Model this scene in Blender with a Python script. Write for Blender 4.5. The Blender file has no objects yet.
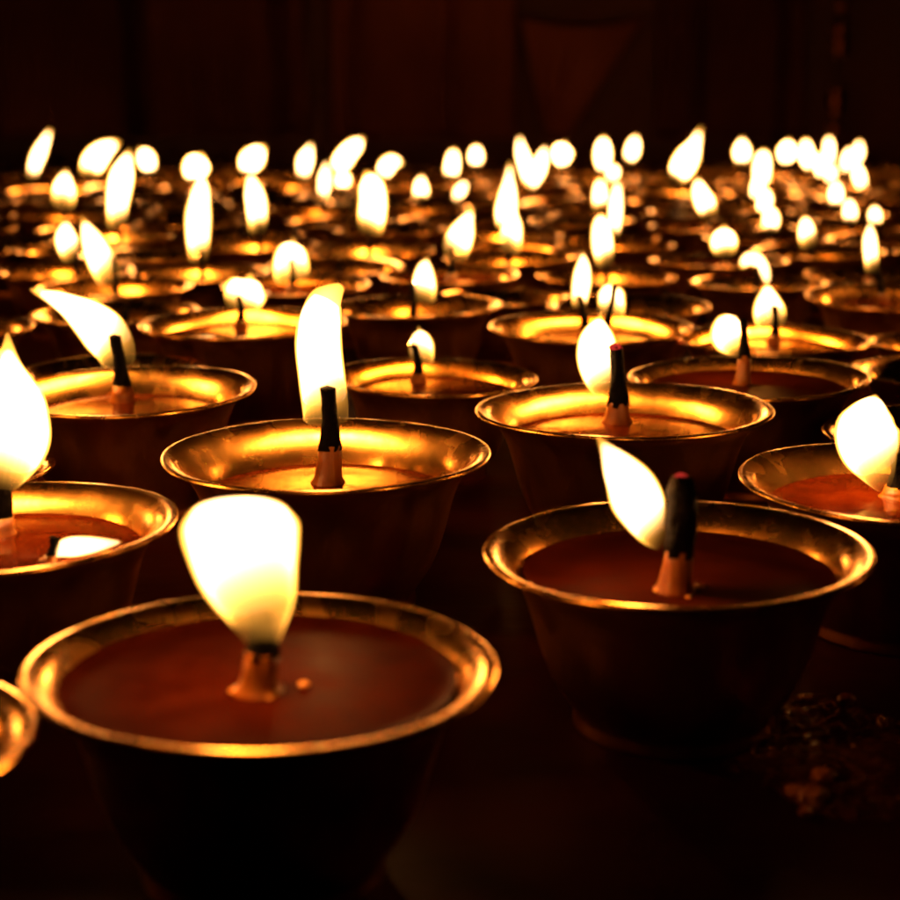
import bpy, bmesh, math, random
from mathutils import Vector, Matrix, noise
random.seed(11)
C = bpy.context.scene.collection
SC = bpy.context.scene

# ------------------------------------------------------------------ camera
FPX = 1650.0                      # focal length in pixels of a 900 px frame
PITCH = math.radians(13.0)
ZC = 0.157                        # camera height above the table top
cp, sp = math.cos(PITCH), math.sin(PITCH)
FWD, UPV = Vector((0, cp, -sp)), Vector((0, sp, cp))
CAM = Vector((0, 0, ZC))

def ray(u, v):
    return FWD + Vector((1, 0, 0)) * ((u - 450) / FPX) + UPV * ((450 - v) / FPX)
def on_z(u, v, z):
    d = ray(u, v); return CAM + d * ((z - ZC) / d.z)
def on_y(u, v, y):
    d = ray(u, v); return CAM + d * (y / d.y)
def depth(p):
    return (p - CAM).dot(FWD)
def project(p):
    q = p - CAM; d = q.dot(FWD)
    return 450 + FPX * q.x / d, 450 - FPX * q.dot(UPV) / d

cam_d = bpy.data.cameras.new('camera'); cam = bpy.data.objects.new('camera', cam_d); C.objects.link(cam)
cam.location = CAM; cam.rotation_euler = (math.pi / 2 - PITCH, 0, 0)
cam_d.sensor_width = 36; cam_d.lens = 36 * FPX / 900
cam_d.clip_start = 0.01; cam_d.clip_end = 200
cam_d.dof.use_dof = True; cam_d.dof.focus_distance = 0.50; cam_d.dof.aperture_fstop = 13
SC.camera = cam

# ------------------------------------------------------------------ materials
def new_mat(name):
    m = bpy.data.materials.new(name); m.use_nodes = True
    nt = m.node_tree; nt.nodes.clear()
    return m, nt, nt.nodes.new('ShaderNodeOutputMaterial')
def N(nt, kind, **kw):
    n = nt.nodes.new(kind)
    for k, v in kw.items():
        if k in n.inputs: n.inputs[k].default_value = v
        else: setattr(n, k, v)
    return n
def ramp(nt, src, stops):
    r = nt.nodes.new('ShaderNodeValToRGB'); nt.links.new(src, r.inputs[0])
    e = r.color_ramp.elements
    e[0].position, e[0].color = stops[0][0], tuple(stops[0][1]) + (1,)
    e[1].position, e[1].color = stops[1][0], tuple(stops[1][1]) + (1,)
    for p, c in stops[2:]:
        x = e.new(p); x.color = tuple(c) + (1,)
    return r

def noisy(name, c1, c2, scale, rough=(0.3, 0.5), metallic=0.0, bump=0.0, bscale=60, detail=5, stretch=(1, 1, 1), ior=1.45, spec=0.5, lo=.38, hi=.66):
    m, nt, out = new_mat(name)
    tc = N(nt, 'ShaderNodeTexCoord'); mp = N(nt, 'ShaderNodeMapping'); mp.inputs['Scale'].default_value = stretch
    inf = N(nt, 'ShaderNodeObjectInfo'); ad = N(nt, 'ShaderNodeVectorMath', operation='ADD')
    mu = N(nt, 'ShaderNodeMath', operation='MULTIPLY'); mu.inputs[1].default_value = 7.0
    nt.links.new(inf.outputs['Random'], mu.inputs[0])
    nt.links.new(tc.outputs['Object'], mp.inputs[0]); nt.links.new(mp.outputs[0], ad.inputs[0]); nt.links.new(mu.outputs[0], ad.inputs[1])
    no = N(nt, 'ShaderNodeTexNoise', Scale=scale, Detail=detail); nt.links.new(ad.outputs[0], no.inputs['Vector'])
    cr = ramp(nt, no.outputs['Fac'], [(lo, c1), (hi, c2)])
    rr = ramp(nt, no.outputs['Fac'], [(lo, (rough[0],) * 3), (hi, (rough[1],) * 3)])
    b = N(nt, 'ShaderNodeBsdfPrincipled', Metallic=metallic, IOR=ior)
    b.inputs['Specular IOR Level'].default_value = spec
    nt.links.new(cr.outputs[0], b.inputs['Base Color']); nt.links.new(rr.outputs[0], b.inputs['Roughness'])
    if bump:
        n2 = N(nt, 'ShaderNodeTexNoise', Scale=bscale, Detail=3); nt.links.new(ad.outputs[0], n2.inputs['Vector'])
        bp = N(nt, 'ShaderNodeBump', Strength=bump, Distance=0.001)
        nt.links.new(n2.outputs['Fac'], bp.inputs['Height']); nt.links.new(bp.outputs[0], b.inputs['Normal'])
    nt.links.new(b.outputs[0], out.inputs['Surface'])
    return m

M = {}
M['brass'] = noisy('beaten_brass', (0.80, 0.42, 0.095), (0.66, 0.31, 0.065), 5, rough=(.22, .33), metallic=1.0, bump=.10, bscale=7, lo=.42, hi=.72)
M['shaded_brass'] = noisy('shade_darkened_brass', (0.66, 0.25, 0.055), (0.36, 0.12, 0.025), 4, rough=(.28, .46), metallic=1.0, bump=.16, bscale=10, stretch=(1, 1, .5))  # bowl outsides: their shade is put into a darker, mottled brass colour
M['oil_clear'] = noisy('melted_butter', (0.060, 0.0075, 0.0006), (0.10, 0.015, 0.0012), 8, rough=(.09, .18), bump=.14, bscale=9)
M['oil_dull'] = noisy('half_set_butter', (0.024, 0.0028, 0.0003), (0.036, 0.0046, 0.0005), 5, rough=(.34, .46), bump=.06, bscale=12, spec=.006)
M['cotton'] = noisy('butter_soaked_cotton', (0.30, 0.095, 0.008), (0.18, 0.045, 0.004), 300, rough=(.3, .5), bump=.5, bscale=500, stretch=(1, 1, .2))
_b = [n for n in M['cotton'].node_tree.nodes if n.type == 'BSDF_PRINCIPLED'][0]
_b.inputs['Subsurface Weight'].default_value = .4; _b.inputs['Subsurface Scale'].default_value = .004
_b.inputs['Subsurface Radius'].default_value = (1.0, .35, .08)
M['char'] = noisy('charred_wick', (0.0015, 0.0012, 0.0014), (0.005, 0.003, 0.0025), 400, rough=(.7, .9), bump=.8, bscale=600, spec=.06)
M['table'] = noisy('lacquered_wood', (0.018, 0.0030, 0.0014), (0.045, 0.0068, 0.0025), 14, rough=(.38, .58), bump=.5, bscale=42, stretch=(1, 1.6, 1), spec=.025)
M['floor'] = noisy('stone_floor', (0.02, 0.013, 0.010), (0.05, 0.03, 0.022), 3, rough=(.6, .8), bump=.4)
M['wall'] = noisy('soot_stained_plaster', (0.05, 0.011, 0.006), (0.09, 0.020, 0.010), 2.5, rough=(.7, .9), bump=.4, bscale=12)
M['cloth'] = noisy('red_brocade', (0.36, 0.075, 0.028), (0.22, 0.043, 0.016), 2.5, rough=(.7, .9), bump=.5, bscale=120)
M['cloth_dark'] = noisy('maroon_cloth', (0.22, 0.045, 0.018), (0.10, 0.020, 0.009), 2.2, rough=(.8, .95), bump=.5, bscale=90)
M['cord'] = noisy('dark_cord', (0.03, 0.012, 0.008), (0.05, 0.02, 0.01), 200, rough=(.6, .8))
M['bead'] = noisy('copper_bead', (0.50, 0.14, 0.06), (0.32, 0.09, 0.04), 40, rough=(.25, .4), metallic=1.0)
M['drip'] = noisy('spilt_butter', (0.10, 0.020, 0.004), (0.16, 0.035, 0.007), 90, rough=(.20, .32), bump=.3, bscale=160)

M['set_butter'] = noisy('set_butter', (0.30, 0.07, 0.012), (0.40, 0.11, 0.02), 200, rough=(.10, .2), bump=.3, bscale=300, spec=.8)
M['droplet'] = noisy('amber_droplet', (0.55, 0.22, 0.03), (0.65, 0.28, 0.05), 90, rough=(.03, .06))
def flame_mat(name, col, per_m):
    m, nt, out = new_mat(name)
    e = N(nt, 'ShaderNodeEmission', Strength=per_m); e.inputs['Color'].default_value = col + (1,)
    nt.links.new(e.outputs[0], out.inputs['Volume'])
    return m
M['flame'] = flame_mat('candle_flame', (1.0, 0.39, 0.045), 1050.0)
M['flame_core'] = flame_mat('white_hot_flame', (1.0, 0.58, 0.27), 1500.0)
m, nt, out = new_mat('glowing_ember')
e = N(nt, 'ShaderNodeEmission', Strength=0.55); e.inputs['Color'].default_value = (1, 0.05, 0.035, 1)
nt.links.new(e.outputs[0], out.inputs['Surface']); M['ember'] = m

# ------------------------------------------------------------------ helpers
def tag(o, label=None, cat=None, group=None, kind=None):
    if label: o['label'] = label
    if cat: o['category'] = cat
    if group: o['group'] = group
    if kind: o['kind'] = kind
    return o
def empty(name, loc):
    o = bpy.data.objects.new(name, None); C.objects.link(o); o.location = loc; o.empty_display_size = .01
    return o
def finish(bm, name, mat, parent=None, smooth=True):
    me = bpy.data.meshes.new(name); bm.normal_update(); bm.to_mesh(me); bm.free()
    me.materials.append(mat)
    if smooth:
        for p in me.polygons: p.use_smooth = True
    o = bpy.data.objects.new(name, me); C.objects.link(o)
    if parent: o.parent = parent
    return o
def linked(name, me, parent):
    o = bpy.data.objects.new(name, me); C.objects.link(o); o.parent = parent
    return o
def catmull(pts, t):
    n = len(pts) - 1; i = min(int(t * n), n - 1); f = t * n - i
    p0, p1, p2, p3 = pts[max(i - 1, 0)], pts[i], pts[i + 1], pts[min(i + 2, n)]
    return tuple(0.5 * (2 * b + (c - a) * f + (2 * a - 5 * b + 4 * c - d) * f * f + (3 * b - a - 3 * c + d) * f ** 3)
                 for a, b, c, d in zip(p0, p1, p2, p3))
def rings(bm, rs, close=False):
    """rs: list of (list of points); neighbouring rings are bridged; a one-point ring is a pole"""
    vs = [[bm.verts.new(p) for p in r] for r in rs]
    for a, b in zip(vs, vs[1:]):
        n = max(len(a), len(b))
        for k in range(n):
            k2 = (k + 1) % n
            if len(a) == 1: bm.faces.new((a[0], b[k2], b[k]))
            elif len(b) == 1: bm.faces.new((a[k], a[k2], b[0]))
            else: bm.faces.new((a[k], a[k2], b[k2], b[k]))
    return vs
def circle(c, r, n, z=None, ph=0):
    return [Vector((c[0] + r * math.cos(2 * math.pi * k / n + ph), c[1] + r * math.sin(2 * math.pi * k / n + ph), c[2])) for k in range(n)]

# ------------------------------------------------------------------ the brass bowl, unit = rim radius
KH = 0.95                                               # rim height / rim radius
OUTER = [(.0, .035), (.44, .035), (.47, .0), (.525, .0), (.528, .03), (.522, .075), (.53, .10), (.57, .16), (.64, .27), (.70, .42),
         (.745, .58), (.785, .72), (.835, .82), (.90, .89), (.965, .925)]
LIP = [(.992, .932), (1.0, .943), (.992, .954), (.972, .957)]
INNER = [(.945, .948), (.90, .922), (.845, .865), (.80, .79), (.765, .70), (.73, .58), (.66, .38), (.55, .22), (.35, .13), (.0, .115)]
def inner_radius(z):
    for (r0, z0), (r1, z1) in zip(INNER, INNER[1:]):
        if z1 <= z <= z0: return r0 + (r1 - r0) * (z0 - z) / (z0 - z1)
    return .9
def dense(pts, k):
    return [catmull(pts, i / (k * (len(pts) - 1))) for i in range(k * (len(pts) - 1) + 1)]
def seg_faces(n, k): return k * (n - 1)
def bowl_mesh(seg, k, seed):
    rnd = random.Random(seed)
    ph = [rnd.uniform(0, 6.28) for _ in range(6)]
    prof = dense(OUTER[2:], k)[:]
    prof = [(.0, .035), (.44, .035)] + prof + dense(LIP, k) + dense(INNER, k)
    bm = bmesh.new(); rs = []
    for r, z in prof:
        if r < 1e-4: rs.append([Vector((0, 0, z))]); continue
        ring = []
        for s in range(seg):
            a = 2 * math.pi * s / seg
            w = 1 + .006 * math.sin(2 * a + ph[0]) + .003 * math.sin(3 * a + ph[1]) + .0016 * math.sin(7 * a + ph[2])
            dz = z * (.007 * math.sin(a + ph[3]) + .004 * math.sin(2 * a + ph[4]) + .002 * math.sin(5 * a + ph[5]))
            ring.append(Vector((r * w * math.cos(a), r * w * math.sin(a), z + dz)))
        rs.append(ring)
    rings(bm, rs)
    bmesh.ops.recalc_face_normals(bm, faces=bm.faces)
    me = bpy.data.meshes.new('bowl'); bm.to_mesh(me); bm.free(); me.materials.append(M['brass']); me.materials.append(M['shaded_brass'])
    n_out = 1 + seg_faces(len(OUTER[2:]), k)
    for p in me.polygons:
        p.use_smooth = True
        if p.index < n_out * seg: p.material_index = 1
    return me
BOWL_FINE = [bowl_mesh(112, 3, s) for s in range(3)]
BOWL = [bowl_mesh(56, 2, 10 + s) for s in range(5)]

OIL = {}
def oil_mesh(level, dull, fine):
    key = (round(level, 2), dull, fine)
    if key in OIL: return OIL[key]
    z = level; R = inner_radius(z) * .995; seg = 96 if fine else 40
    rnd = random.Random(int(level * 100)); ph = [rnd.uniform(0, 6.28) for _ in range(4)]
    bm = bmesh.new(); rs = [[Vector((0, 0, z))]]
    for t in (.06, .12, .2, .3, .4, .5, .6, .7, .8, .88, .94, .975, 1.0):
        ring = []
        for s in range(seg):
            a = 2 * math.pi * s / seg
            dz = .004 * t * (1 - t) * 4 * (math.sin(2 * a + ph[0]) * .5 + math.sin(3 * a + ph[1]) * .4)
            edge = .018 * max(0, (t - .9) / .1) ** 2
            ring.append(Vector((R * t * math.cos(a), R * t * math.sin(a), z + dz + edge)))
        rs.append(ring)
    rings(bm, rs)
    for f in bm.faces:
        f.normal_update()
    if sum(f.normal.z for f in bm.faces) < 0: bmesh.ops.reverse_faces(bm, faces=bm.faces)
    me = bpy.data.meshes.new('oil'); bm.to_mesh(me); bm.free(); me.materials.append(M['oil_dull' if dull else 'oil_clear'])
    for p in me.polygons: p.use_smooth = True
    OIL[key] = me
    return me

def tube(path, seg=14, bumpy=0, rnd=random):
    """path: list of (Vector, radius); closed at both ends"""
    bm = bmesh.new(); rs = [[path[0][0]]]
    for p, r in path:
        rs.append([p + Vector((math.cos(2 * math.pi * k / seg), math.sin(2 * math.pi * k / seg), 0)) * r * (1 + bumpy * rnd.uniform(-1, 1)) +
                   Vector((0, 0, bumpy * r * rnd.uniform(-.6, .6))) for k in range(seg)])
    rs.append([path[-1][0] + Vector((0, 0, path[-1][1] * .4))])
    rings(bm, rs); bmesh.ops.recalc_face_normals(bm, faces=bm.faces)
    return bm

def flame_bm(secs, cav, seg=20, nst=18, wick=None, rag=0.0, seed=0):
    """secs: (Vector centre, radius) from the wick to the tip; cav: share of the length that is hollow (the unburnt cone round the wick)"""
    pts = [(p.x, p.y, p.z, r) for p, r in secs]
    smp = [catmull(pts, i / nst) for i in range(nst + 1)]
    cs = [Vector(s[:3]) for s in smp]; rad = [max(s[3], 1e-4) * (1 if i else .86) for i, s in enumerate(smp)]
    frames = []
    for i in range(nst + 1):
        t = (cs[min(i + 1, nst)] - cs[max(i - 1, 0)]).normalized()
        b = Vector((0, 1, 0)); n = t.cross(b).normalized(); b = n.cross(t).normalized()
        frames.append((n, b))
    def ring(i, f):
        n, b = frames[i]
        out = []
        for k in range(seg):
            dv = n * math.cos(2 * math.pi * k / seg) + b * math.sin(2 * math.pi * k / seg) * .92
            u = i / nst
            out.append(cs[i] + dv * rad[i] * f * (1 + rag * noise.noise(Vector((dv.x * 1.3, dv.y * 1.3 + seed * 5.7, u * 4.5 - seed))) * min(1, max(0, u - cav * .7) * 3)))
        return out
    t0 = (cs[1] - cs[0]).normalized(); t1 = (cs[-1] - cs[-2]).normalized()
    outer = [ring(i, 1.0) for i in range(nst + 1)] + [[cs[-1] + t1 * min(rad[-1] * .7, .0006)]]
    kc = int(round(cav * nst))
    bm = bmesh.new()
    if kc >= 2:
        inner = []
        offs = Vector((0, 0, 0))
        for i in range(kc, -1, -1):
            q = i / kc; f = .992 - .62 * q ** 2.5
            n, b = frames[i]; lim = rad[i] * (.997 - f); off = Vector((0, 0, 0))
            if wick:
                wa, wb = wick; t = max(0, min(1, (cs[i].z - wa.z) / max(1e-5, wb.z - wa.z))); side = (wa + (wb - wa) * t - cs[i]).dot(n)
                off = n * max(-lim, min(lim, side * .9))
            if i == kc: offs = off
            inner.append([v + off for v in ring(i, f)])
        top = [[cs[kc] + offs + (cs[min(kc + 1, nst)] - cs[kc]) * .8]]
        rings(bm, top + inner + outer)
    else:
        rings(bm, [[cs[0] - t0 * rad[0] * .5]] + outer)
    bmesh.ops.recalc_face_normals(bm, faces=bm.faces)
    return bm

# ------------------------------------------------------------------ what the photograph shows of each lamp
# rim=(u,v,half width) or base=(u,v); level of butter; flames: (wick base, wick top, [(u,v,half width) from wick to tip], hollow share)
L = []
def lamp(label, short, flames, rim=None, base=None, level=.80, dull=False, size=None, ember=False, fine=False, fixed=False):
    L.append(dict(label=label, short=short, flames=flames, rim=rim, base=base, level=level, dull=dull, size=size, ember=ember, fine=fine, fixed=fixed or rim is not None))

lamp('largest brass butter lamp, nearest the front, brimful of dark oil, broad rounded flame', 'the largest front lamp',
     [((258, 690), (259, 612), [(264, 648, 13), (262, 630, 23), (257, 602, 39), (247, 568, 51), (242, 540, 56), (241, 521, 55), (241, 509, 45), (241, 503, 22)], .62)],
     rim=(259, 663, 235), level=.865, dull=True, fine=True)
lamp('large brass butter lamp at front right, flame blown left off a thick glowing wick', 'the large front right lamp',
     [((674, 590), (681, 478), [(662, 545, 7), (650, 530, 16), (641, 508, 25), (631, 488, 25), (619, 468, 18), (609, 453, 9), (602, 443, 2.5)], .30)],
     rim=(679, 549, 193), level=.81, dull=True, ember=True, fine=True)
lamp('brass butter lamp with the tallest column flame, directly behind the largest front lamp', 'the tallest flame',
     [((328, 482), (327, 388), [(326, 422, 22), (325, 405, 23), (322, 380, 23.5), (319, 355, 23), (319, 330, 22.5), (322, 313, 20), (327, 301, 15), (333, 294, 6)], .36)],
     rim=(328, 452, 165), level=.68, fine=True)
lamp('brass butter lamp with red ember on its black wick and flame rising at left', 'the red ember lamp',
     [((617, 422), (615, 346), [(607, 397, 8), (602, 382, 16), (598, 364, 20), (597, 346, 19.5), (598, 331, 14), (600, 318, 4)], .42)],
     rim=(626, 408, 148), level=.74, ember=True, fine=True)
lamp('brass butter lamp at left whose long flame is blown flat towards the left edge', 'the flame blown left',
     [((121, 396), (114, 336), [(119, 366, 15), (115, 350, 20), (104, 333, 23), (88, 318, 19), (70, 306, 13), (54, 298, 8), (38, 292, 3)], .40)],
     rim=(128, 389, 131), level=.74, fine=True)
lamp('butter lamp cut by the left edge with a second low flame lying on its oil', 'the lamp with two flames at left edge',
     [((-2, 534), (1, 462), [(2, 487, 14), (5, 467, 29), (10, 441, 39), (12, 415, 37), (11, 391, 28), (9, 367, 14), (8, 347, 3)], .40),
      ((48, 560), (55, 552), [(54, 555, 4), (66, 548, 10), (82, 546, 10), (102, 544, 6.5), (121, 542, 1.5)], 0)],
     rim=(2, 524, 177), level=.78, fine=True)
lamp('brass butter lamp cut by the right edge, pear shaped flame over glowing golden bowl', 'the lamp at right edge',
     [((896, 497), (896, 452), [(886, 489, 8), (878, 470, 20), (870, 450, 30), (867, 430, 31), (870, 414, 23), (873, 404, 14), (875, 397, 5)], .42)],
     rim=(901, 480, 164), level=.78, fine=True)
lamp('brass bowl nearest the camera at left, only its right rim showing', 'the nearest bowl at left',
     [], rim=(-203, 744, 232), level=.80, fine=True)
lamp('brass butter lamp with short curled flame, between the tallest flame and the ember lamp', 'the short curled flame',
     [((415, 379), (414, 345), [(423, 366, 11), (422, 356, 14), (421, 344, 14.5), (420, 335, 10), (419, 329, 3)], .62)],
     rim=(432, 376, 104), level=.78)
lamp('brass butter lamp holding two wicks, just behind the red ember lamp', 'the two wick lamp',
     [((579, 322), (579, 296), [(579, 308, 8), (580, 296, 10.5), (582, 280, 11.5), (583, 266, 9), (583, 252, 2)], .3),
      ((614, 328), (615, 284), [(613, 319, 12), (612, 306, 15), (611, 293, 14.5), (611, 284, 8)], .55)],
     rim=(590, 326, 102), level=.74)
lamp('butter lamp with stubby flame split by a tall dark wick, right of the ember lamp', 'the split flame',
     [((742, 384), (743, 320), [(740, 356, 6), (737, 348, 15), (732, 338, 22), (731, 329, 22), (733, 321, 16), (736, 316, 6)], .55)],
     rim=(750, 376, 120), level=.84, dull=True)
lamp('brass butter lamp with low mushroom shaped flame, behind the flame blown left', 'the low mushroom flame',
     [((240, 327), (239, 296), [(243, 310, 16), (244, 301, 21), (246, 291, 23), (249, 284, 17), (250, 279, 8)], .5)],
     rim=(245, 322, 104), level=.80)
lamp('brass butter lamp with peaked flame hooked over its wick, behind the split flame', 'the hooked flame',
     [((774, 340), (774, 306), [(771, 332, 12), (770, 320, 17), (769, 308, 17.5), (768, 296, 12), (767, 284, 3)], .6)],
     rim=(772, 338, 97), level=.80)
lamp('brass butter lamp with narrow upright flame against the right edge', 'the narrow flame at right edge',
     [((873, 294), (873, 264), [(872, 272, 7), (871, 257, 9), (870, 241, 9), (870, 230, 6), (870, 223, 2)], .3)],
     rim=(893, 297, 88), level=.80)
lamp('brass bowl at the right edge beside the split flame, only its left rim in view', 'the bowl right of the split flame', [], rim=(957, 372, 106), level=.75)
# --- middle rows
B = lamp
B('butter lamp with round dome flame around its dark wick, behind the low mushroom flame', 'the dome flame', [((292, 292), (291, 259), [(291, 287, 15), (291, 277, 19), (291, 262, 19), (292, 250, 14), (293, 244, 5)], .62)], base=(296, 292))
B('butter lamp with leaning wide flame, right one of the joined pair at left', 'the leaning pair flame', [((115, 296), (113, 258), [(111, 284, 12), (105, 268, 16), (97, 252, 15), (90, 236, 11), (83, 220, 3)], .45)], base=(115, 295))
B('butter lamp with small oval flame, left one of the joined pair at left', 'the oval pair flame', [((76, 281), (75, 252), [(72, 261, 8), (69, 250, 12), (66, 238, 12.5), (66, 228, 8), (67, 222, 3)], .4)], base=(66, 277))
B('butter lamp with tall spindle flame stacked under a round one, left of the dome flame', 'the tall spindle flame', [((199, 280), (200, 250), [(199, 262, 9), (198, 245, 12.5), (198, 225, 14), (199, 205, 13), (201, 190, 10), (202, 176, 4)], .3)], base=(199, 280))
B('butter lamp with hooked flame leaning off a black wick, behind the short curled flame', 'the leaning hooked flame', [((413, 315), (412, 283), [(425, 303, 10), (425, 290, 13), (424, 278, 13), (425, 267, 9), (427, 259, 3)], .45)], base=(418, 315))
B('butter lamp with flame swept to the upper right, above the leaning hooked flame', 'the flame swept right', [((452, 279), (451, 246), [(457, 260, 10), (457, 247, 15), (461, 235, 15), (466, 223, 10), (472, 210, 3)], .42)], base=(455, 279))
B('butter lamp with broad double tipped flame in the middle left of the rows', 'the double tipped flame', [((368, 256), (368, 222), [(370, 233, 13), (372, 216, 16), (373, 198, 16), (371, 184, 14), (367, 174, 7)], .3)], base=(368, 257))
B('butter lamp with slim spindle flame standing under a tilted oval flame', 'the slim spindle flame', [((258, 250), (258, 222), [(257, 233, 9), (257, 215, 12), (255, 197, 12.5), (252, 183, 8), (250, 174, 3)], .3)], base=(258, 252))
B('butter lamp with thick column flame below the arched flame at upper left', 'the thick column flame', [((118, 241), (118, 220), [(117, 228, 10), (117, 210, 12), (119, 192, 14), (122, 175, 14), (126, 162, 9), (129, 152, 3)], .25)], base=(118, 242))
B('butter lamp with small dome flame near the left edge, below the leftmost flame', 'the small dome flame', [((63, 221), (63, 194), [(64, 208, 10), (64, 198, 13), (64, 187, 12.5), (65, 178, 8), (66, 172, 3)], .5)], base=(63, 221))
B('butter lamp with short flame in front of the tallest pointed flame at centre', 'the short centre flame', [((509, 267), (508, 236), [(510, 253, 10), (511, 239, 12.5), (512, 224, 11), (513, 210, 4)], .5)], base=(509, 268))
B('butter lamp with tallest pointed flame at centre of the middle rows', 'the pointed centre flame', [((506, 242), (506, 224), [(505, 229, 9), (506, 212, 13), (508, 195, 11), (509, 180, 7), (510, 164, 2)], .2)], base=(505, 241))
B('butter lamp with oblong flame, lowest of the stacked column left of centre right', 'the oblong flame', [((606, 282), (606, 254), [(605, 266, 8), (603, 250, 12), (602, 235, 12), (601, 222, 9), (601, 215, 4)], .3)], base=(606, 283))
B('butter lamp with slender bright flame at the right of the stacked column', 'the slender column flame', [((613, 251), (613, 230), [(612, 236, 8), (615, 220, 9), (616, 203, 9), (617, 190, 7), (617, 182, 3)], .2)], base=(614, 251))
B('butter lamp with short flame at the left of the stacked column', 'the short column flame', [((601, 219), (601, 203), [(600, 209, 8), (600, 197, 9.5), (600, 187, 8), (601, 180, 4)], .3)], base=(600, 219))
B('butter lamp with squat round flame standing alone right of the stacked column', 'the squat round flame', [((725, 265), (725, 247), [(725, 255, 10), (724, 244, 15), (724, 235, 13), (724, 228, 6)], .4)], base=(725, 266))
B('butter lamp with thin flame bent into an arch, behind the hooked flame', 'the thin arched flame', [((758, 288), (757, 266), [(767, 281, 3.5), (764, 269, 7), (757, 260, 8.5), (748, 259, 8), (741, 267, 5)], 0)], base=(757, 289))
B('butter lamp with small egg shaped flame left of the narrow flame at right edge', 'the egg shaped flame', [((811, 259), (811, 238), [(809, 247, 9), (807, 235, 11), (806, 225, 9), (805, 217, 4)], .45)], base=(811, 259))
B('butter lamp with flame leaning left, below the big slanted flame', 'the left leaning flame', [((708, 229), (708, 208), [(709, 215, 9), (705, 203, 12), (700, 191, 10), (697, 179, 3)], .3)], base=(708, 230))
B('butter lamp with big slanted flame reaching high in the back rows at right', 'the big slanted flame', [((677, 195), (677, 175), [(677, 180, 9), (682, 168, 14), (689, 155, 13), (695, 143, 8), (700, 130, 2.5)], .2)], base=(677, 195))
# --- back rows
B('far butter lamp with upright slanted flame, leftmost of the back row', 'the leftmost flame', [((33, 190), (33, 172), [(32, 178, 5), (35, 165, 8), (40, 152, 8.5), (45, 141, 6.5), (50, 130, 2)], .2)], base=(33, 190))
B('far butter lamp with wide flame arched to the right at upper left', 'the wide arched flame', [((91, 188), (91, 168), [(88, 175, 9), (92, 165, 13), (98, 156, 13), (106, 149, 10), (117, 143, 5)], .3)], base=(91, 188))
B('far butter lamp with oval flame tilted left, right of the wide arched flame', 'the oval far flame', [((145, 184), (146, 170), [(151, 171, 6), (148, 164, 10), (145, 156, 10), (140, 150, 4)], .2)], base=(146, 184))
B('far butter lamp with round flame directly above the tall spindle flame', 'the round flame above the spindle', [((196, 190), (195, 174), [(194, 179, 9), (195, 171, 14), (198, 163, 14), (201, 157, 8)], .2)], base=(196, 190))
B('far butter lamp with tilted oval flame directly above the slim spindle flame', 'the tilted oval flame', [((250, 184), (249, 168), [(247, 172, 8), (250, 163, 13), (256, 155, 12), (263, 148, 6)], .2)], base=(250, 184))
B('far butter lamp with upright oval flame right of the tilted oval flame', 'the upright oval flame', [((303, 188), (303, 174), [(303, 179, 5), (304, 168, 9), (306, 158, 9.5), (309, 150, 6), (311, 144, 2)], .2)], base=(303, 188))
B('far butter lamp with flame slanting right above two small ones', 'the slanting far flame', [((336, 186), (336, 168), [(336, 173, 6), (341, 163, 11), (348, 153, 11), (356, 145, 9), (362, 139, 3)], .15)], base=(335, 186))
B('far butter lamp with tiny wedge flame under the flame slanting right', 'the tiny wedge flame', [((343, 199), (343, 184), [(342, 187, 8), (343, 180, 10), (346, 173, 8)], .2)], base=(343, 199))
B('far butter lamp with thin upright flame left of the tiny wedge flame', 'the thin far flame', [((322, 215), (322, 195), [(322, 200, 6), (324, 188, 8), (325, 176, 8), (326, 168, 5), (326, 162, 2)], .2)], base=(322, 215))
B('far butter lamp with flame bent right, above the double tipped flame', 'the bent far flame', [((383, 190), (383, 172), [(383, 177, 7), (386, 168, 10), (392, 162, 9), (401, 163, 5)], .2)], base=(382, 190))
B('far butter lamp with small triangular flame right of the double tipped flame', 'the small triangular flame', [((422, 212), (421, 192), [(421, 198, 8), (421, 191, 10), (421, 183, 8), (422, 176, 3)], .3)], base=(422, 212))
B('far butter lamp with squarish upright flame, left one of two above a tiny flame', 'the squarish flame', [((451, 188), (451, 172), [(451, 176, 8), (452, 167, 9.5), (453, 157, 8), (454, 150, 4)], .2)], base=(450, 188))
B('far butter lamp with small dim ball flame, right of the squarish flame', 'the dim ball flame', [((476, 178), (476, 162), [(475, 165, 6), (476, 158, 9), (476, 151, 8), (476, 146, 4)], .2)], base=(476, 178))
B('far butter lamp with the smallest flame, alone below the squarish flame', 'the smallest flame', [((458, 210), (458, 196), [(456, 199, 5), (460, 191, 8), (464, 185, 6), (466, 182, 3)], .1)], base=(459, 210))
B('far butter lamp forming the left arm of the forked flame at centre', 'the left fork flame', [((529, 187), (529, 178), [(530, 181, 8), (526, 166, 9), (522, 153, 8), (520, 143, 5), (520, 137, 2)], .1)], base=(526, 187))
B('far butter lamp forming the right arm of the forked flame at centre', 'the right fork flame', [((531, 201), (531, 183), [(531, 187, 6), (536, 174, 10), (541, 162, 9), (544, 152, 6), (545, 147, 2)], .1)], base=(531, 201))
B('far butter lamp with wide low flame right of the forked flame', 'the wide low flame', [((563, 176), (563, 160), [(563, 164, 7), (562, 156, 12), (563, 149, 11), (565, 144, 5)], .1)], base=(563, 176))
B('far butter lamp with egg flame at the top of the stacked column', 'the egg flame topping the column', [((604, 185), (604, 168), [(604, 172, 6), (603, 160, 10), (603, 148, 10), (604, 138, 4)], .2)], base=(602, 184))
B('far butter lamp with tiny round flame just under the top of the stacked column', 'the tiny round flame', [((612, 193), (612, 176), [(612, 180, 6), (613, 172, 9), (614, 165, 6)], .1)], base=(613, 194))
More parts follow.
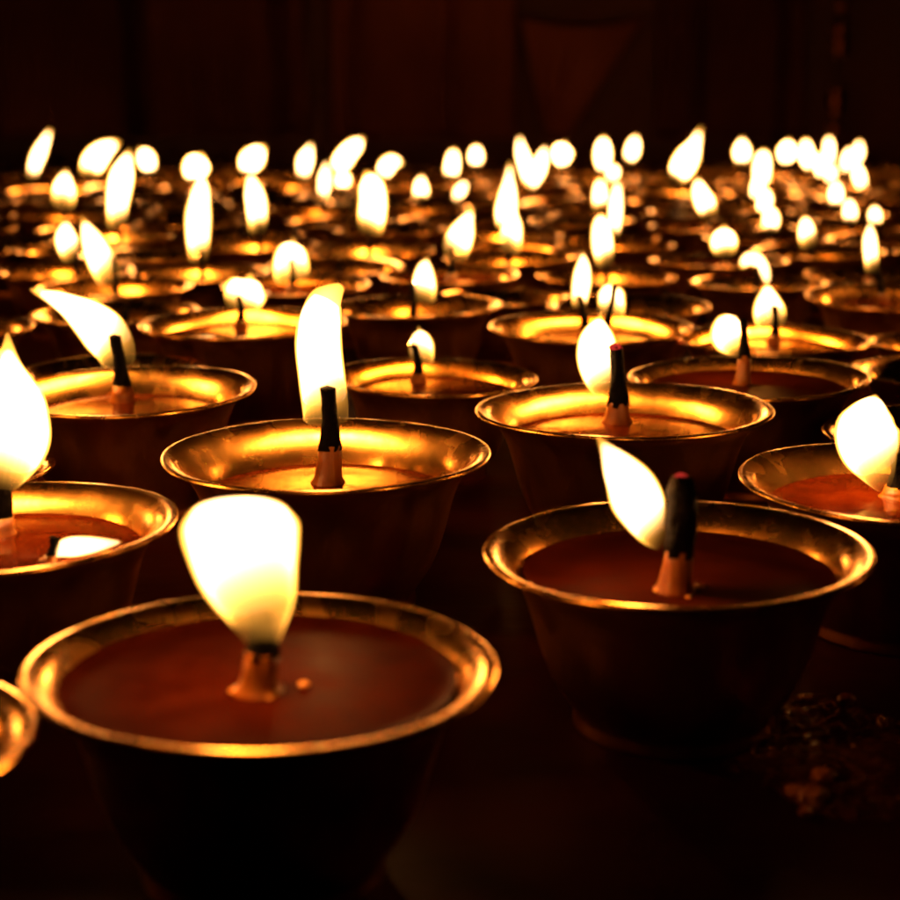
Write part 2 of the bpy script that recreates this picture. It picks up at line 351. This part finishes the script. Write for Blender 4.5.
B('far butter lamp with small slanted flame right of the stacked column top', 'the small slanted flame', [((629, 179), (629, 158), [(629, 161, 5), (632, 152, 9), (634, 144, 8), (636, 136, 3)], .15)], base=(631, 178))
B('far butter lamp with rounded flame left of the snaking chain of flames', 'the rounded flame left of the chain', [((742, 181), (742, 159), [(742, 163, 7), (742, 153, 10.5), (742, 145, 8), (742, 139, 3)], .2)], base=(740, 181))
B('far butter lamp with the topmost flame of the snaking chain', 'the topmost chain flame', [((762, 192), (762, 178), [(761, 183, 9), (762, 169, 10.5), (763, 158, 9), (764, 151, 4)], .1)], base=(763, 190))
B('far butter lamp with the second flame down the snaking chain', 'the second chain flame', [((757, 212), (757, 192), [(756, 196, 8), (758, 185, 9), (759, 176, 6)], .1)], base=(757, 211))
B('far butter lamp with the third flame down the snaking chain', 'the third chain flame', [((763, 225), (763, 207), [(763, 210, 9), (765, 199, 10), (764, 188, 6)], .1)], base=(763, 227))
B('far butter lamp with the lowest flame of the snaking chain', 'the lowest chain flame', [((771, 245), (771, 225), [(770, 230, 9), (771, 219, 11), (768, 208, 8)], .3)], base=(772, 246))
B('far butter lamp with wide low flame right of the chain top', 'the wide flame right of the chain', [((786, 178), (786, 158), [(784, 161, 7), (787, 153, 11.5), (788, 146, 9), (789, 141, 4)], .1)], base=(785, 176))
B('far butter lamp with left flame of the bright back right cluster', 'the cluster left flame', [((810, 182), (810, 163), [(810, 167, 7), (807, 156, 10), (806, 147, 8), (806, 140, 4)], .1)], base=(807, 184))
B('far butter lamp with upright highest flame of the bright back right cluster', 'the cluster highest flame', [((828, 178), (828, 162), [(828, 165, 6), (829, 152, 7.5), (829, 143, 6.5), (829, 137, 3)], .1)], base=(830, 174))
B('far butter lamp with middle sloping flame of the bright back right cluster', 'the cluster middle flame', [((822, 190), (822, 172), [(822, 175, 7), (820, 164, 9), (817, 154, 6)], .1)], base=(819, 192))
B('far butter lamp with lowest flame of the bright back right cluster', 'the cluster lowest flame', [((831, 197), (831, 178), [(830, 181, 6), (831, 173, 8), (831, 165, 4)], .1)], base=(834, 201))
B('far butter lamp with small round flame below the bright back right cluster', 'the round flame below the cluster', [((837, 217), (836, 200), [(836, 205, 7), (836, 195, 10), (836, 187, 8), (836, 181, 3)], .2)], base=(838, 218))
B('far butter lamp with flame sloping right, right of the bright cluster', 'the sloping right flame', [((846, 188), (846, 168), [(845, 171, 5), (847, 162, 8), (849, 154, 7), (851, 148, 3)], .1)], base=(849, 187))
B('far butter lamp with upper rightmost flame of the back row', 'the upper rightmost flame', [((856, 178), (856, 160), [(855, 163, 6), (858, 153, 8), (859, 146, 6), (860, 141, 3)], .1)], base=(860, 177))
B('far butter lamp with flame leaning left under the upper rightmost flame', 'the leaning rightmost flame', [((862, 203), (862, 183), [(862, 187, 7), (859, 176, 9), (857, 168, 7), (856, 162, 3)], .1)], base=(864, 204))
B('far butter lamp with little round flame above and right of the egg shaped flame', 'the little round flame', [((851, 234), (850, 216), [(850, 221, 8), (850, 211, 9.5), (849, 203, 7), (849, 199, 3)], .2)], base=(852, 235))
B('far butter lamp with half hidden flame at the right edge above the narrow one', 'the half hidden edge flame', [((876, 238), (875, 218), [(876, 223, 8), (875, 214, 9), (874, 206, 4)], .2)], base=(878, 243))

# ------------------------------------------------------------------ lay the lamps out on the table
R0 = 0.0425
for d in L:
    if d['rim']:
        u, v, w = d['rim']; r = R0
        for _ in range(6):
            p = on_z(u, v, KH * r); r = w * depth(p) / FPX
        d['r'] = r; d['p'] = Vector((p.x, p.y))
    else:
        r = R0 * random.uniform(.93, 1.03); u, v = d['base']
        p = on_z(u, v, .84 * r)
        d['r'] = r; d['p'] = Vector((p.x, p.y)); d['level'] = random.choice((.66, .72, .78, .84)); d['dull'] = random.random() < .3
    d['home'] = d['p'].copy()
Y_END = 2.12
def relax(items, n, pull=.03):
    for it in range(n):
        for i in range(len(items)):
            a = items[i]
            for j in range(i + 1, len(items)):
                b = items[j]
                if a['fixed'] and b['fixed']: continue
                dv = b['p'] - a['p']
                if abs(dv.y) > .1 or abs(dv.x) > .1: continue
                need = (a['r'] + b['r']) * 1.015; dist = dv.length
                if dist >= need: continue
                if dist < 1e-5: dv = Vector((0, .001)); dist = .001
                push = Vector((dv.x * .45, dv.y if abs(dv.y) > .004 else .004)); push.normalize(); push *= (need - dist) * .55
                if a['fixed']: b['p'] += push * 1.4
                elif b['fixed']: a['p'] -= push * 1.4
                else: a['p'] -= push * .7; b['p'] += push * .7
        if it < n * .7:
            for a in items:
                if not a['fixed']:
                    dv = a['home'] - a['p']
                    a['p'] += Vector((dv.x * pull * 1.5, dv.y * pull))
        for a in items:
            if a['p'].y > Y_END: a['p'].y = Y_END
relax(L, 420)
# bowls the photograph shows only as rims between the burning ones, and the rows going on beyond the frame
lit = list(L)
def free(p, r):
    return all((p - o['p']).length > (r + o['r']) * .985 for o in L)
rnd = random.Random(5)
cand = []
y = 0.40
while y < Y_END + .01:
    half = (y * 450 / FPX) + .16
    x = -half
    while x < half:
        cand.append(Vector((x, y))); x += .006
    y += .006
rnd.shuffle(cand)
for shrink in (1.0, .92, .84):
    for p in cand:
        r = R0 * shrink * .98
        if any((p - o['p']).length_squared < ((r + o['r']) * .99) ** 2 for o in L): continue
        u, v = project(Vector((p.x, p.y, .04)))
        if p.y < .62 and -40 < u < 940: continue
        inside = -25 < u < 925
        L.append(dict(label=None, short=None, flames=[], rim=None, level=rnd.choice((.62, .70, .78)), dull=rnd.random() < .4, ember=False, fine=False,
                      r=r, p=p.copy(), out=not inside, fixed=False, size=None))
# a bowl outside the frame on either side burns now and then, as those inside do
for d in L[len(lit):]:
    if d['out'] and rnd.random() < .45:
        u, v = project(Vector((d['p'].x, d['p'].y, .036))); w = d['r'] * FPX / (d['p'].y / cp)
        hh = w * rnd.uniform(.5, .85); ww = w * rnd.uniform(.13, .2); ln = rnd.uniform(-.3, .3) * w
        b = v - w * .22
        d['flames'] = [((u, v), (u, b - hh * .2), [(u, b, ww * .7), (u + ln * .2, b - hh * .33, ww), (u + ln * .6, b - hh * .7, ww * .7), (u + ln, b - hh, ww * .2)], .3)]

# ------------------------------------------------------------------ build them
GROUP = 'brass butter lamps crowded on the table'
P0 = 0.070
n_l = 0
BACK = {('the split flame', 0): .9, ('the two wick lamp', 1): .85, ('the two wick lamp', 0): .5, ('the dome flame', 0): .8, ('the leaning hooked flame', 0): .7, ('the flame swept right', 0): .7,
        ('the short curled flame', 0): .8, ('the flame blown left', 0): .75, ('the large front right lamp', 0): .5, ('the red ember lamp', 0): .75, ('the tallest flame', 0): .95,
        ('the leaning pair flame', 0): .6, ('the lamp with two flames at left edge', 1): 0, ('the hooked flame', 0): .8, ('the low mushroom flame', 0): .75, ('the largest front lamp', 0): .10,
        ('the double tipped flame', 0): .5, ('the tall spindle flame', 0): .5, ('the slim spindle flame', 0): .5, ('the short centre flame', 0): .5}
def where(d):
    """words that place an unlit bowl beside the lit lamp nearest to it"""
    best = sorted(lit, key=lambda o: (o['p'] - d['p']).length)
    out = []
    for o in best[:14]:
        dv = d['p'] - o['p']; a = math.degrees(math.atan2(dv.x, dv.y)) % 360
        k = int(((a + 22.5) % 360) // 45)
        word = ('behind', 'behind and right of', 'right of', 'in front and right of', 'in front of', 'in front and left of', 'left of', 'behind and left of')[k]
        out.append(word + ' ' + o['short'])
    return out
used = set()
for i, d in enumerate(L):
    r, p = d['r'], d['p']
    root = empty('butter_lamp', (p.x, p.y, 0))
    lab = d['label']
    if lab is None:
        ws = where(d); k = 0
        while ws[k] in used and k < len(ws) - 1: k += 1
        used.add(ws[k])
        lab = ('burning' if d['flames'] else 'unlit') + ' brass bowl ' + ws[k]
        if len(lab.split()) > 16: lab = lab.replace(' brass', '')
    tag(root, lab, 'butter lamp', GROUP)
    if not 4 <= len(lab.split()) <= 16: print('LABEL', len(lab.split()), lab)
    rr = random.Random(100 + i)
    bw = linked('bowl', (BOWL_FINE if d['fine'] else BOWL)[i % (3 if d['fine'] else 5)], root)
    bw.scale = (r, r, r); bw.rotation_euler = (rr.uniform(-.018, .018), rr.uniform(-.018, .018), rr.uniform(0, 6.28))
    oil = linked('oil', oil_mesh(d['level'], d['dull'], d['fine']), root)
    oil.scale = (r, r, r); oil.rotation_euler = (0, 0, rr.uniform(0, 6.28))
    zo = d['level'] * r
    org = Vector((p.x, p.y, 0))
    S = r / .045
    fl = d['flames']
    if not fl and d.get('label') is None:
        # a burnt out wick stub
        q = Vector((rr.uniform(-.1, .1) * r, rr.uniform(-.1, .1) * r, zo))
        bm = tube([(q + Vector((0, 0, -.003)), .0030), (q + Vector((0, 0, .002)), .0026), (q + Vector((.0006, 0, .006)), .0021)], 9, .06, rr)
        wk = finish(bm, 'wick', M['cotton'], root)
        bm = tube([(q + Vector((.0006, 0, .0055)), .0023), (q + Vector((.0012, 0, .010)), .0018), (q + Vector((.002, .0005, .013)), .0011)], 9, .12, rr)
        finish(bm, 'charred_tip', M['char'], wk)
    for fi, (wb, wt, secs, cav) in enumerate(fl):
        # wick base: on the butter, kept inside the bowl
        yl = p.y
        if d['rim']:
            pb = on_z(wb[0], wb[1], zo); 
            if (Vector((pb.x, pb.y)) - p).length > r * .62:
                dv = (Vector((pb.x, pb.y)) - p).normalized() * r * .62; pb = Vector((p.x + dv.x, p.y + dv.y, zo))
            yl = pb.y
        cut = 0 if d['fine'] else 2.5 if secs[0][1] < 250 else 1.9                                          # what the lens blur adds to a far flame's outline
        if cut:
            (u1, v1, h1), (u2, v2, h2) = secs[-2], secs[-1]; ll = math.hypot(u2 - u1, v2 - v1)
            sc_ = max(.5, 1 - 1.6 / ll) if ll > .1 else 1
            secs = secs[:-1] + [(u1 + (u2 - u1) * sc_, v1 + (v2 - v1) * sc_, h2)]
        ws = [(on_y(u, v, yl), max(hw * .6, hw - cut) if hw > 4 else hw * .8) for u, v, hw in secs]
        k = depth(Vector((p.x, yl, .05))) / FPX
        ws = [(q - org, hw * k) for q, hw in ws]
        top = on_y(wt[0], wt[1], yl) - org
        lean = BACK.get((d['short'], fi), .12) * max(h for q, h in ws)      # the draught carries the flame a little away from the camera
        ws = [(CAM + (q + org - CAM) * (1 + lean / yl) - org, hw * (1 + lean / yl)) for q, hw in ws]
        if d['rim']: base = Vector((pb.x, pb.y, zo)) - org
        else: base = Vector((max(-.45 * r, min(.45 * r, top.x)), 0, zo))
        if top.z < zo + .006: top.z = zo + .006
        if not d['rim'] and ws[0][0].z < zo + .003:        # a flame never dips into the butter
            dz = zo + .003 - ws[0][0].z
            ws = [(q + Vector((0, 0, dz)), hw) for q, hw in ws]; top.z = max(top.z, ws[0][0].z + .003)
        fine = d['fine']
        lying = cav == 0 and fi == 1
        hgt = top.z - zo
        thick = .0034 * S if fine else .0026
        if d['short'] == 'the large front right lamp': thick = .0034
        tip_r = thick * .62
        if lying: thick, tip_r = .0016, .0012
        split = {'the largest front lamp': .50, 'the large front right lamp': .36, 'the tallest flame': .40, 'the red ember lamp': .26, 'the split flame': .45}.get(d['short'], .16)
        def at(t): return base + (top - base) * t + Vector((.0008 * math.sin(3 * t), 0, 0))
        sg = 18 if fine else 10
        stub = [(base + Vector((0, 0, -.004)), thick * 1.5), (base + Vector((0, 0, .0001)), thick * 1.45), (at(.04), thick * 1.26), (at(.09), thick * 1.15), (at(.25), thick), (at(split), thick * .97), (at(split) + Vector((0, 0, .0006)), thick * .6)]
        wk = finish(tube(stub, sg, .03, rr), 'wick', M['cotton'], root)
        ch = []
        for q in range(7):
            t = split - .05 + (1 - split + .05) * q / 6
            ch.append((at(t), (thick * 1.06) + (tip_r - thick * 1.06) * min(1, q / 3.2) if q else thick * 1.0))
        if d['short'] == 'the large front right lamp': ch = [(a, thick * (1.0 if q_ < 6 else .8)) for q_, (a, b_) in enumerate(ch)]
        tip = finish(tube(ch, sg, .13, rr), 'charred_tip', M['char'], wk)
        if d['ember']:
            bm = tube([(at(.955), tip_r * .9), (at(.975), tip_r * 1.04), (at(1.0), tip_r * .98), (at(1.03), tip_r * .5)], sg, .12, rr)
            eb = finish(bm, 'ember', M['ember'], wk)
        mx = max(hw for q, hw in ws); dr = (ws[-1][0] - ws[-2][0]).normalized()
        blunt = d['short'] in ('the largest front lamp', 'the lamp at right edge', 'the split flame') or lying
        if d['short'] == 'the tallest flame': mw = ws[:-2] + [(ws[-2][0], mx * .72), (ws[-1][0], mx * .50), (ws[-1][0] + dr * mx * .42 + Vector((.0006, 0, 0)), mx * .20)]
        elif blunt: mw = ws[:-1] + [(ws[-1][0] - dr * mx * .02, ws[-1][1]), (ws[-1][0] + dr * mx * .03, ws[-1][1] * .7)]
        else: mw = ws[:-1] + [(ws[-1][0], max(ws[-1][1], mx * .16)), (ws[-1][0] + dr * mx * .34, mx * .05)]      # the thin orange tip
        f = finish(flame_bm(mw, cav * (len(ws) - 1) / len(ws), 28 if fine else 18, 30 if fine else 18, (base, top), .17, i + fi * .5), 'flame', M['flame'], root)
        t0, t1 = cav * .45, (.86 if d['short'] == 'the tallest flame' else .955 if fine else .94); cf = .93 if fine else .86
        pts4 = [(q.x, q.y, q.z, hw) for q, hw in ws]
        cw = []
        for q in range(9):
            c4 = catmull(pts4, t0 + (t1 - t0) * q / 8); cw.append((Vector(c4[:3]), c4[3] * cf))
        finish(flame_bm(cw, (cav - t0) / (t1 - t0), 28 if fine else 18, 26 if fine else 16, (base, top), .10, i + fi * .5), 'flame_core', M['flame_core'], f)
        # the light this flame gives
        ln = sum((a[0] - b[0]).length for a, b in zip(ws, ws[1:])); wd = max(h for q, h in ws) * 2
        big = ln * wd / (.034 * .012)
        ld = bpy.data.lights.new('flame_light', 'POINT'); ld.color = (1.0, 0.29, 0.022)
        ld.energy = P0 * max(.25, min(1.5, big)); ld.shadow_soft_size = min(.0055, wd * .4)
        lo = bpy.data.objects.new('flame_light', ld); C.objects.link(lo); lo.parent = f
        lo.location = ws[min(len(ws) - 2, int(len(ws) * .62))][0]
        n_l += 1
    if d['short'] in ('the largest front lamp', 'the large front right lamp'):
        # droplets that cling to the butter round the wick
        c0 = on_z(*fl[0][0], zo) - org
        for bx_, by_, br in ((.0075, .002, .0013), (-.005, -.001, .0011), (.002, -.006, .0008)):
            bb = bmesh.new(); bmesh.ops.create_icosphere(bb, subdivisions=3, radius=br * S * .85)
            for v_ in bb.verts: v_.co.z *= .55; v_.co.x *= rr.uniform(1.0, 1.1)
            o = finish(bb, 'droplet', M['droplet'], oil)
            o.matrix_parent_inverse = Matrix.Identity(4)
            w_ = Vector((c0.x + bx_ * S * rr.uniform(.8, 1.3), c0.y + by_ * S * rr.uniform(.7, 1.4), zo + br * .25))
            o.scale = (1 / r,) * 3
            a = -oil.rotation_euler.z; x_, y_ = w_.x / r, w_.y / r
            o.location = (x_ * math.cos(a) - y_ * math.sin(a), x_ * math.sin(a) + y_ * math.cos(a), w_.z / r)
print('lamps', len(L), 'lit in photo', len(lit), 'lights', n_l)

# ------------------------------------------------------------------ table, floor, wall
def box_bm(x0, x1, y0, y1, z0, z1, bev=.004):
    bm = bmesh.new(); bmesh.ops.create_cube(bm, size=1)
    for v in bm.verts:
        v.co = Vector(((x0 + x1) / 2 + v.co.x * (x1 - x0), (y0 + y1) / 2 + v.co.y * (y1 - y0), (z0 + z1) / 2 + v.co.z * (z1 - z0)))
    if bev: bmesh.ops.bevel(bm, geom=bm.edges[:] , offset=bev, segments=2, affect='EDGES')
    return bm
TX, TY0, TY1, FL = 1.0, -.35, 2.20, -.72
tb = empty('altar_table', (0, (TY0 + TY1) / 2, FL))
tag(tb, 'long dark red lacquered table under the rows of butter lamps', 'table')
def under(o, root):
    o.parent = root; o.matrix_parent_inverse = Matrix.Translation(root.location).inverted()
    return o
under(finish(box_bm(-TX, TX, TY0, TY1, -.045, 0), 'tabletop', M['table'], smooth=False), tb)
under(finish(box_bm(-TX + .05, TX - .05, TY0 + .05, TY1 - .05, -.16, -.047), 'apron', M['table'], smooth=False), tb)
for sx in (-1, 1):
    for yy in (TY0 + .10, TY1 - .10):
        under(finish(box_bm(sx * (TX - .1) - .045, sx * (TX - .1) + .045, yy - .045, yy + .045, FL, -.162), 'leg', M['table'], smooth=False), tb)
g = finish(box_bm(-8, 8, -4, 5, FL - .1, FL, 0), 'floor', M['floor'], smooth=False); tag(g, kind='structure')
WY = 3.1
w = finish(box_bm(-8, 8, WY, WY + .2, FL, 3.0, 0), 'back_wall', M['wall'], smooth=False)
tag(w, 'dark soot stained wall rising behind the table of lamps', 'wall')

def cloth(name, poly, y, mat, label, cat, folds, amp, group=None, depth_=.006):
    """hanging cloth: poly gives left and right edges as functions of the height share"""
    (xl0, xr0, z0), (xl1, xr1, z1) = poly                     # top, bottom
    nu, nv = 70, 26
    bm = bmesh.new(); rr = random.Random(name + label); ph = [rr.uniform(0, 6.28) for _ in range(4)]
    rows = []
    for b in range(nv + 1):
        t = b / nv; row = []
        for a in range(nu + 1):
            s = a / nu
            x = (xl0 + (xl1 - xl0) * t) * (1 - s) + (xr0 + (xr1 - xr0) * t) * s
            ff = amp * (math.sin(folds * s * 6.28 + ph[0] + .8 * math.sin(2 * t + ph[1])) + .5 * math.sin(folds * 2.3 * s * 6.28 + ph[2] + t))
            z = z0 + (z1 - z0) * t - .015 * math.sin(math.pi * s) * (1 - t)
            row.append(bm.verts.new((x, y - .03 - abs(amp) * 1.6 + ff, z)))
        rows.append(row)
    for b in range(nv):
        for a in range(nu):
            bm.faces.new((rows[b][a], rows[b][a + 1], rows[b + 1][a + 1], rows[b + 1][a]))
    bmesh.ops.solidify(bm, geom=bm.faces[:], thickness=depth_)
    o = finish(bm, name, mat); tag(o, label, cat, group)
    return o
def wx(u): return on_y(u, 60, WY - .05).x
def wz(v): return on_y(450, v, WY - .05).z
cloth('wall_hanging', ((wx(-60), wx(300), .62), (wx(-70), wx(310), wz(136))), WY, M['cloth_dark'], 'wide dim maroon cloth gathered along the wall at upper left', 'hanging', 2.3, .03)
cloth('wall_hanging', ((wx(334), wx(512), .62), (wx(330), wx(516), wz(138))), WY, M['cloth'], 'dim red cloth panel hanging on the wall behind the centre lamps', 'hanging', 1.7, .014)
cloth('pennant', ((wx(520), wx(640), wz(18)), (wx(545), wx(568), wz(134))), WY - .03, M['cloth'], 'dim red pennant tapering to a point above the far lamps', 'pennant', .9, .010)
cloth('wall_hanging', ((wx(660), wx(800), .62), (wx(656), wx(806), wz(140))), WY, M['cloth_dark'], 'very dark cloth panel on the wall at upper right', 'hanging', 1.6, .012)
st = empty('bead_string', (wx(833), WY - .09, wz(-40)))
tag(st, 'string of copper beads hanging by the wall at upper right', 'bead string')
o = finish(tube([(Vector((0, 0, .0)), .003), (Vector((0, 0, wz(135) - wz(-40))), .003)], 8), 'cord', M['cord'], st)
for v, rb in ((-20, .011), (8, .012), (30, .014), (44, .014), (52, .012), (92, .012), (101, .016), (112, .012), (128, .014)):
    bb = bmesh.new(); bmesh.ops.create_uvsphere(bb, u_segments=18, v_segments=12, radius=rb)
    o = finish(bb, 'bead', M['bead'], st); o.location = (0, 0, wz(v) - wz(-40))

# spilt butter, set in wrinkles on the table
from mathutils import noise
def spill(u, v, rx, ry, amp, seed, label):
    p = on_z(u, v, 0); n = 90; bm = bmesh.new(); off = Vector((seed * 7.3, seed * 3.1, 0)); grid = {}
    for i in range(n + 1):
        for j in range(n + 1):
            x, y = (i / n * 2 - 1), (j / n * 2 - 1)
            d = math.hypot(x, y) + .28 * noise.noise(Vector((x * 1.9, y * 1.9, seed)))
            if d > .96: continue
            q = Vector((x * rx, y * ry, 0)) * 190 + off
            h = abs(noise.noise(q)) * 1.0 + .55 * abs(noise.noise(q * 2.3)) + .5 * noise.noise(q * .4)
            edge = min(1, (.96 - d) / .16)
            grid[i, j] = bm.verts.new((x * rx, y * ry, -.0008 + edge * (.0012 + amp * max(0, h))))
    for (i, j) in list(grid):
        ks = [(i, j), (i + 1, j), (i + 1, j + 1), (i, j + 1)]
        if all(k in grid for k in ks): bm.faces.new([grid[k] for k in ks])
    bmesh.ops.solidify(bm, geom=bm.faces[:], thickness=.0006)
    o = finish(bm, 'butter_spill', M['drip']); o.location = (p.x, p.y, 0)
    tag(o, label, 'spilt butter')
    return o
sp_ = spill(832, 752, .027, .040, .0022, 1, 'dark wrinkled patch of spilt butter glinting on the table at lower right')
rr = random.Random(4)
for u, v, rd in ((812, 797, .0034), (823, 776, .0028), (795, 790, .0020), (846, 700, .0022), (838, 728, .0018), (806, 812, .0016)):
    bb = bmesh.new(); bmesh.ops.create_icosphere(bb, subdivisions=4, radius=1)
    for v_ in bb.verts:
        q = v_.co.normalized(); kk = 1 + .30 * noise.noise(q * 1.8 + Vector((u, v, 0)))
        v_.co = Vector((q.x * rd * kk, q.y * rd * kk * .9, q.z * rd * kk * .75))
    o = finish(bb, 'lump', M['set_butter'], sp_); o.location = on_z(u, v, .0016) - sp_.location
# ------------------------------------------------------------------ night sky and a trace of dusk
W = bpy.data.worlds.new('World'); SC.world = W; W.use_nodes = True
nt = W.node_tree; nt.nodes.clear()
sky = nt.nodes.new('ShaderNodeTexSky'); sky.sky_type = 'NISHITA'; sky.sun_disc = False
sky.sun_elevation = math.radians(2); sky.sun_rotation = math.radians(200)
bg = nt.nodes.new('ShaderNodeBackground'); bg.inputs['Strength'].default_value = 0.0004
ou = nt.nodes.new('ShaderNodeOutputWorld'); nt.links.new(sky.outputs[0], bg.inputs[0]); nt.links.new(bg.outputs[0], ou.inputs[0])

SC.view_settings.view_transform = 'Standard'; SC.view_settings.look = 'None'; SC.view_settings.exposure = 0; SC.view_settings.gamma = 1
SC.render.engine = 'CYCLES'
cy = SC.cycles
cy.use_denoising = True
try: cy.denoiser = 'OPENIMAGEDENOISE'
except Exception: pass
cy.max_bounces = 6; cy.diffuse_bounces = 2; cy.glossy_bounces = 4; cy.transparent_max_bounces = 32; cy.volume_bounces = 0
cy.sample_clamp_indirect = 4.0; cy.caustics_reflective = True; cy.blur_glossy = .3
cy.use_light_tree = True
cy.pixel_filter_type = 'BLACKMAN_HARRIS'; cy.filter_width = 2.3
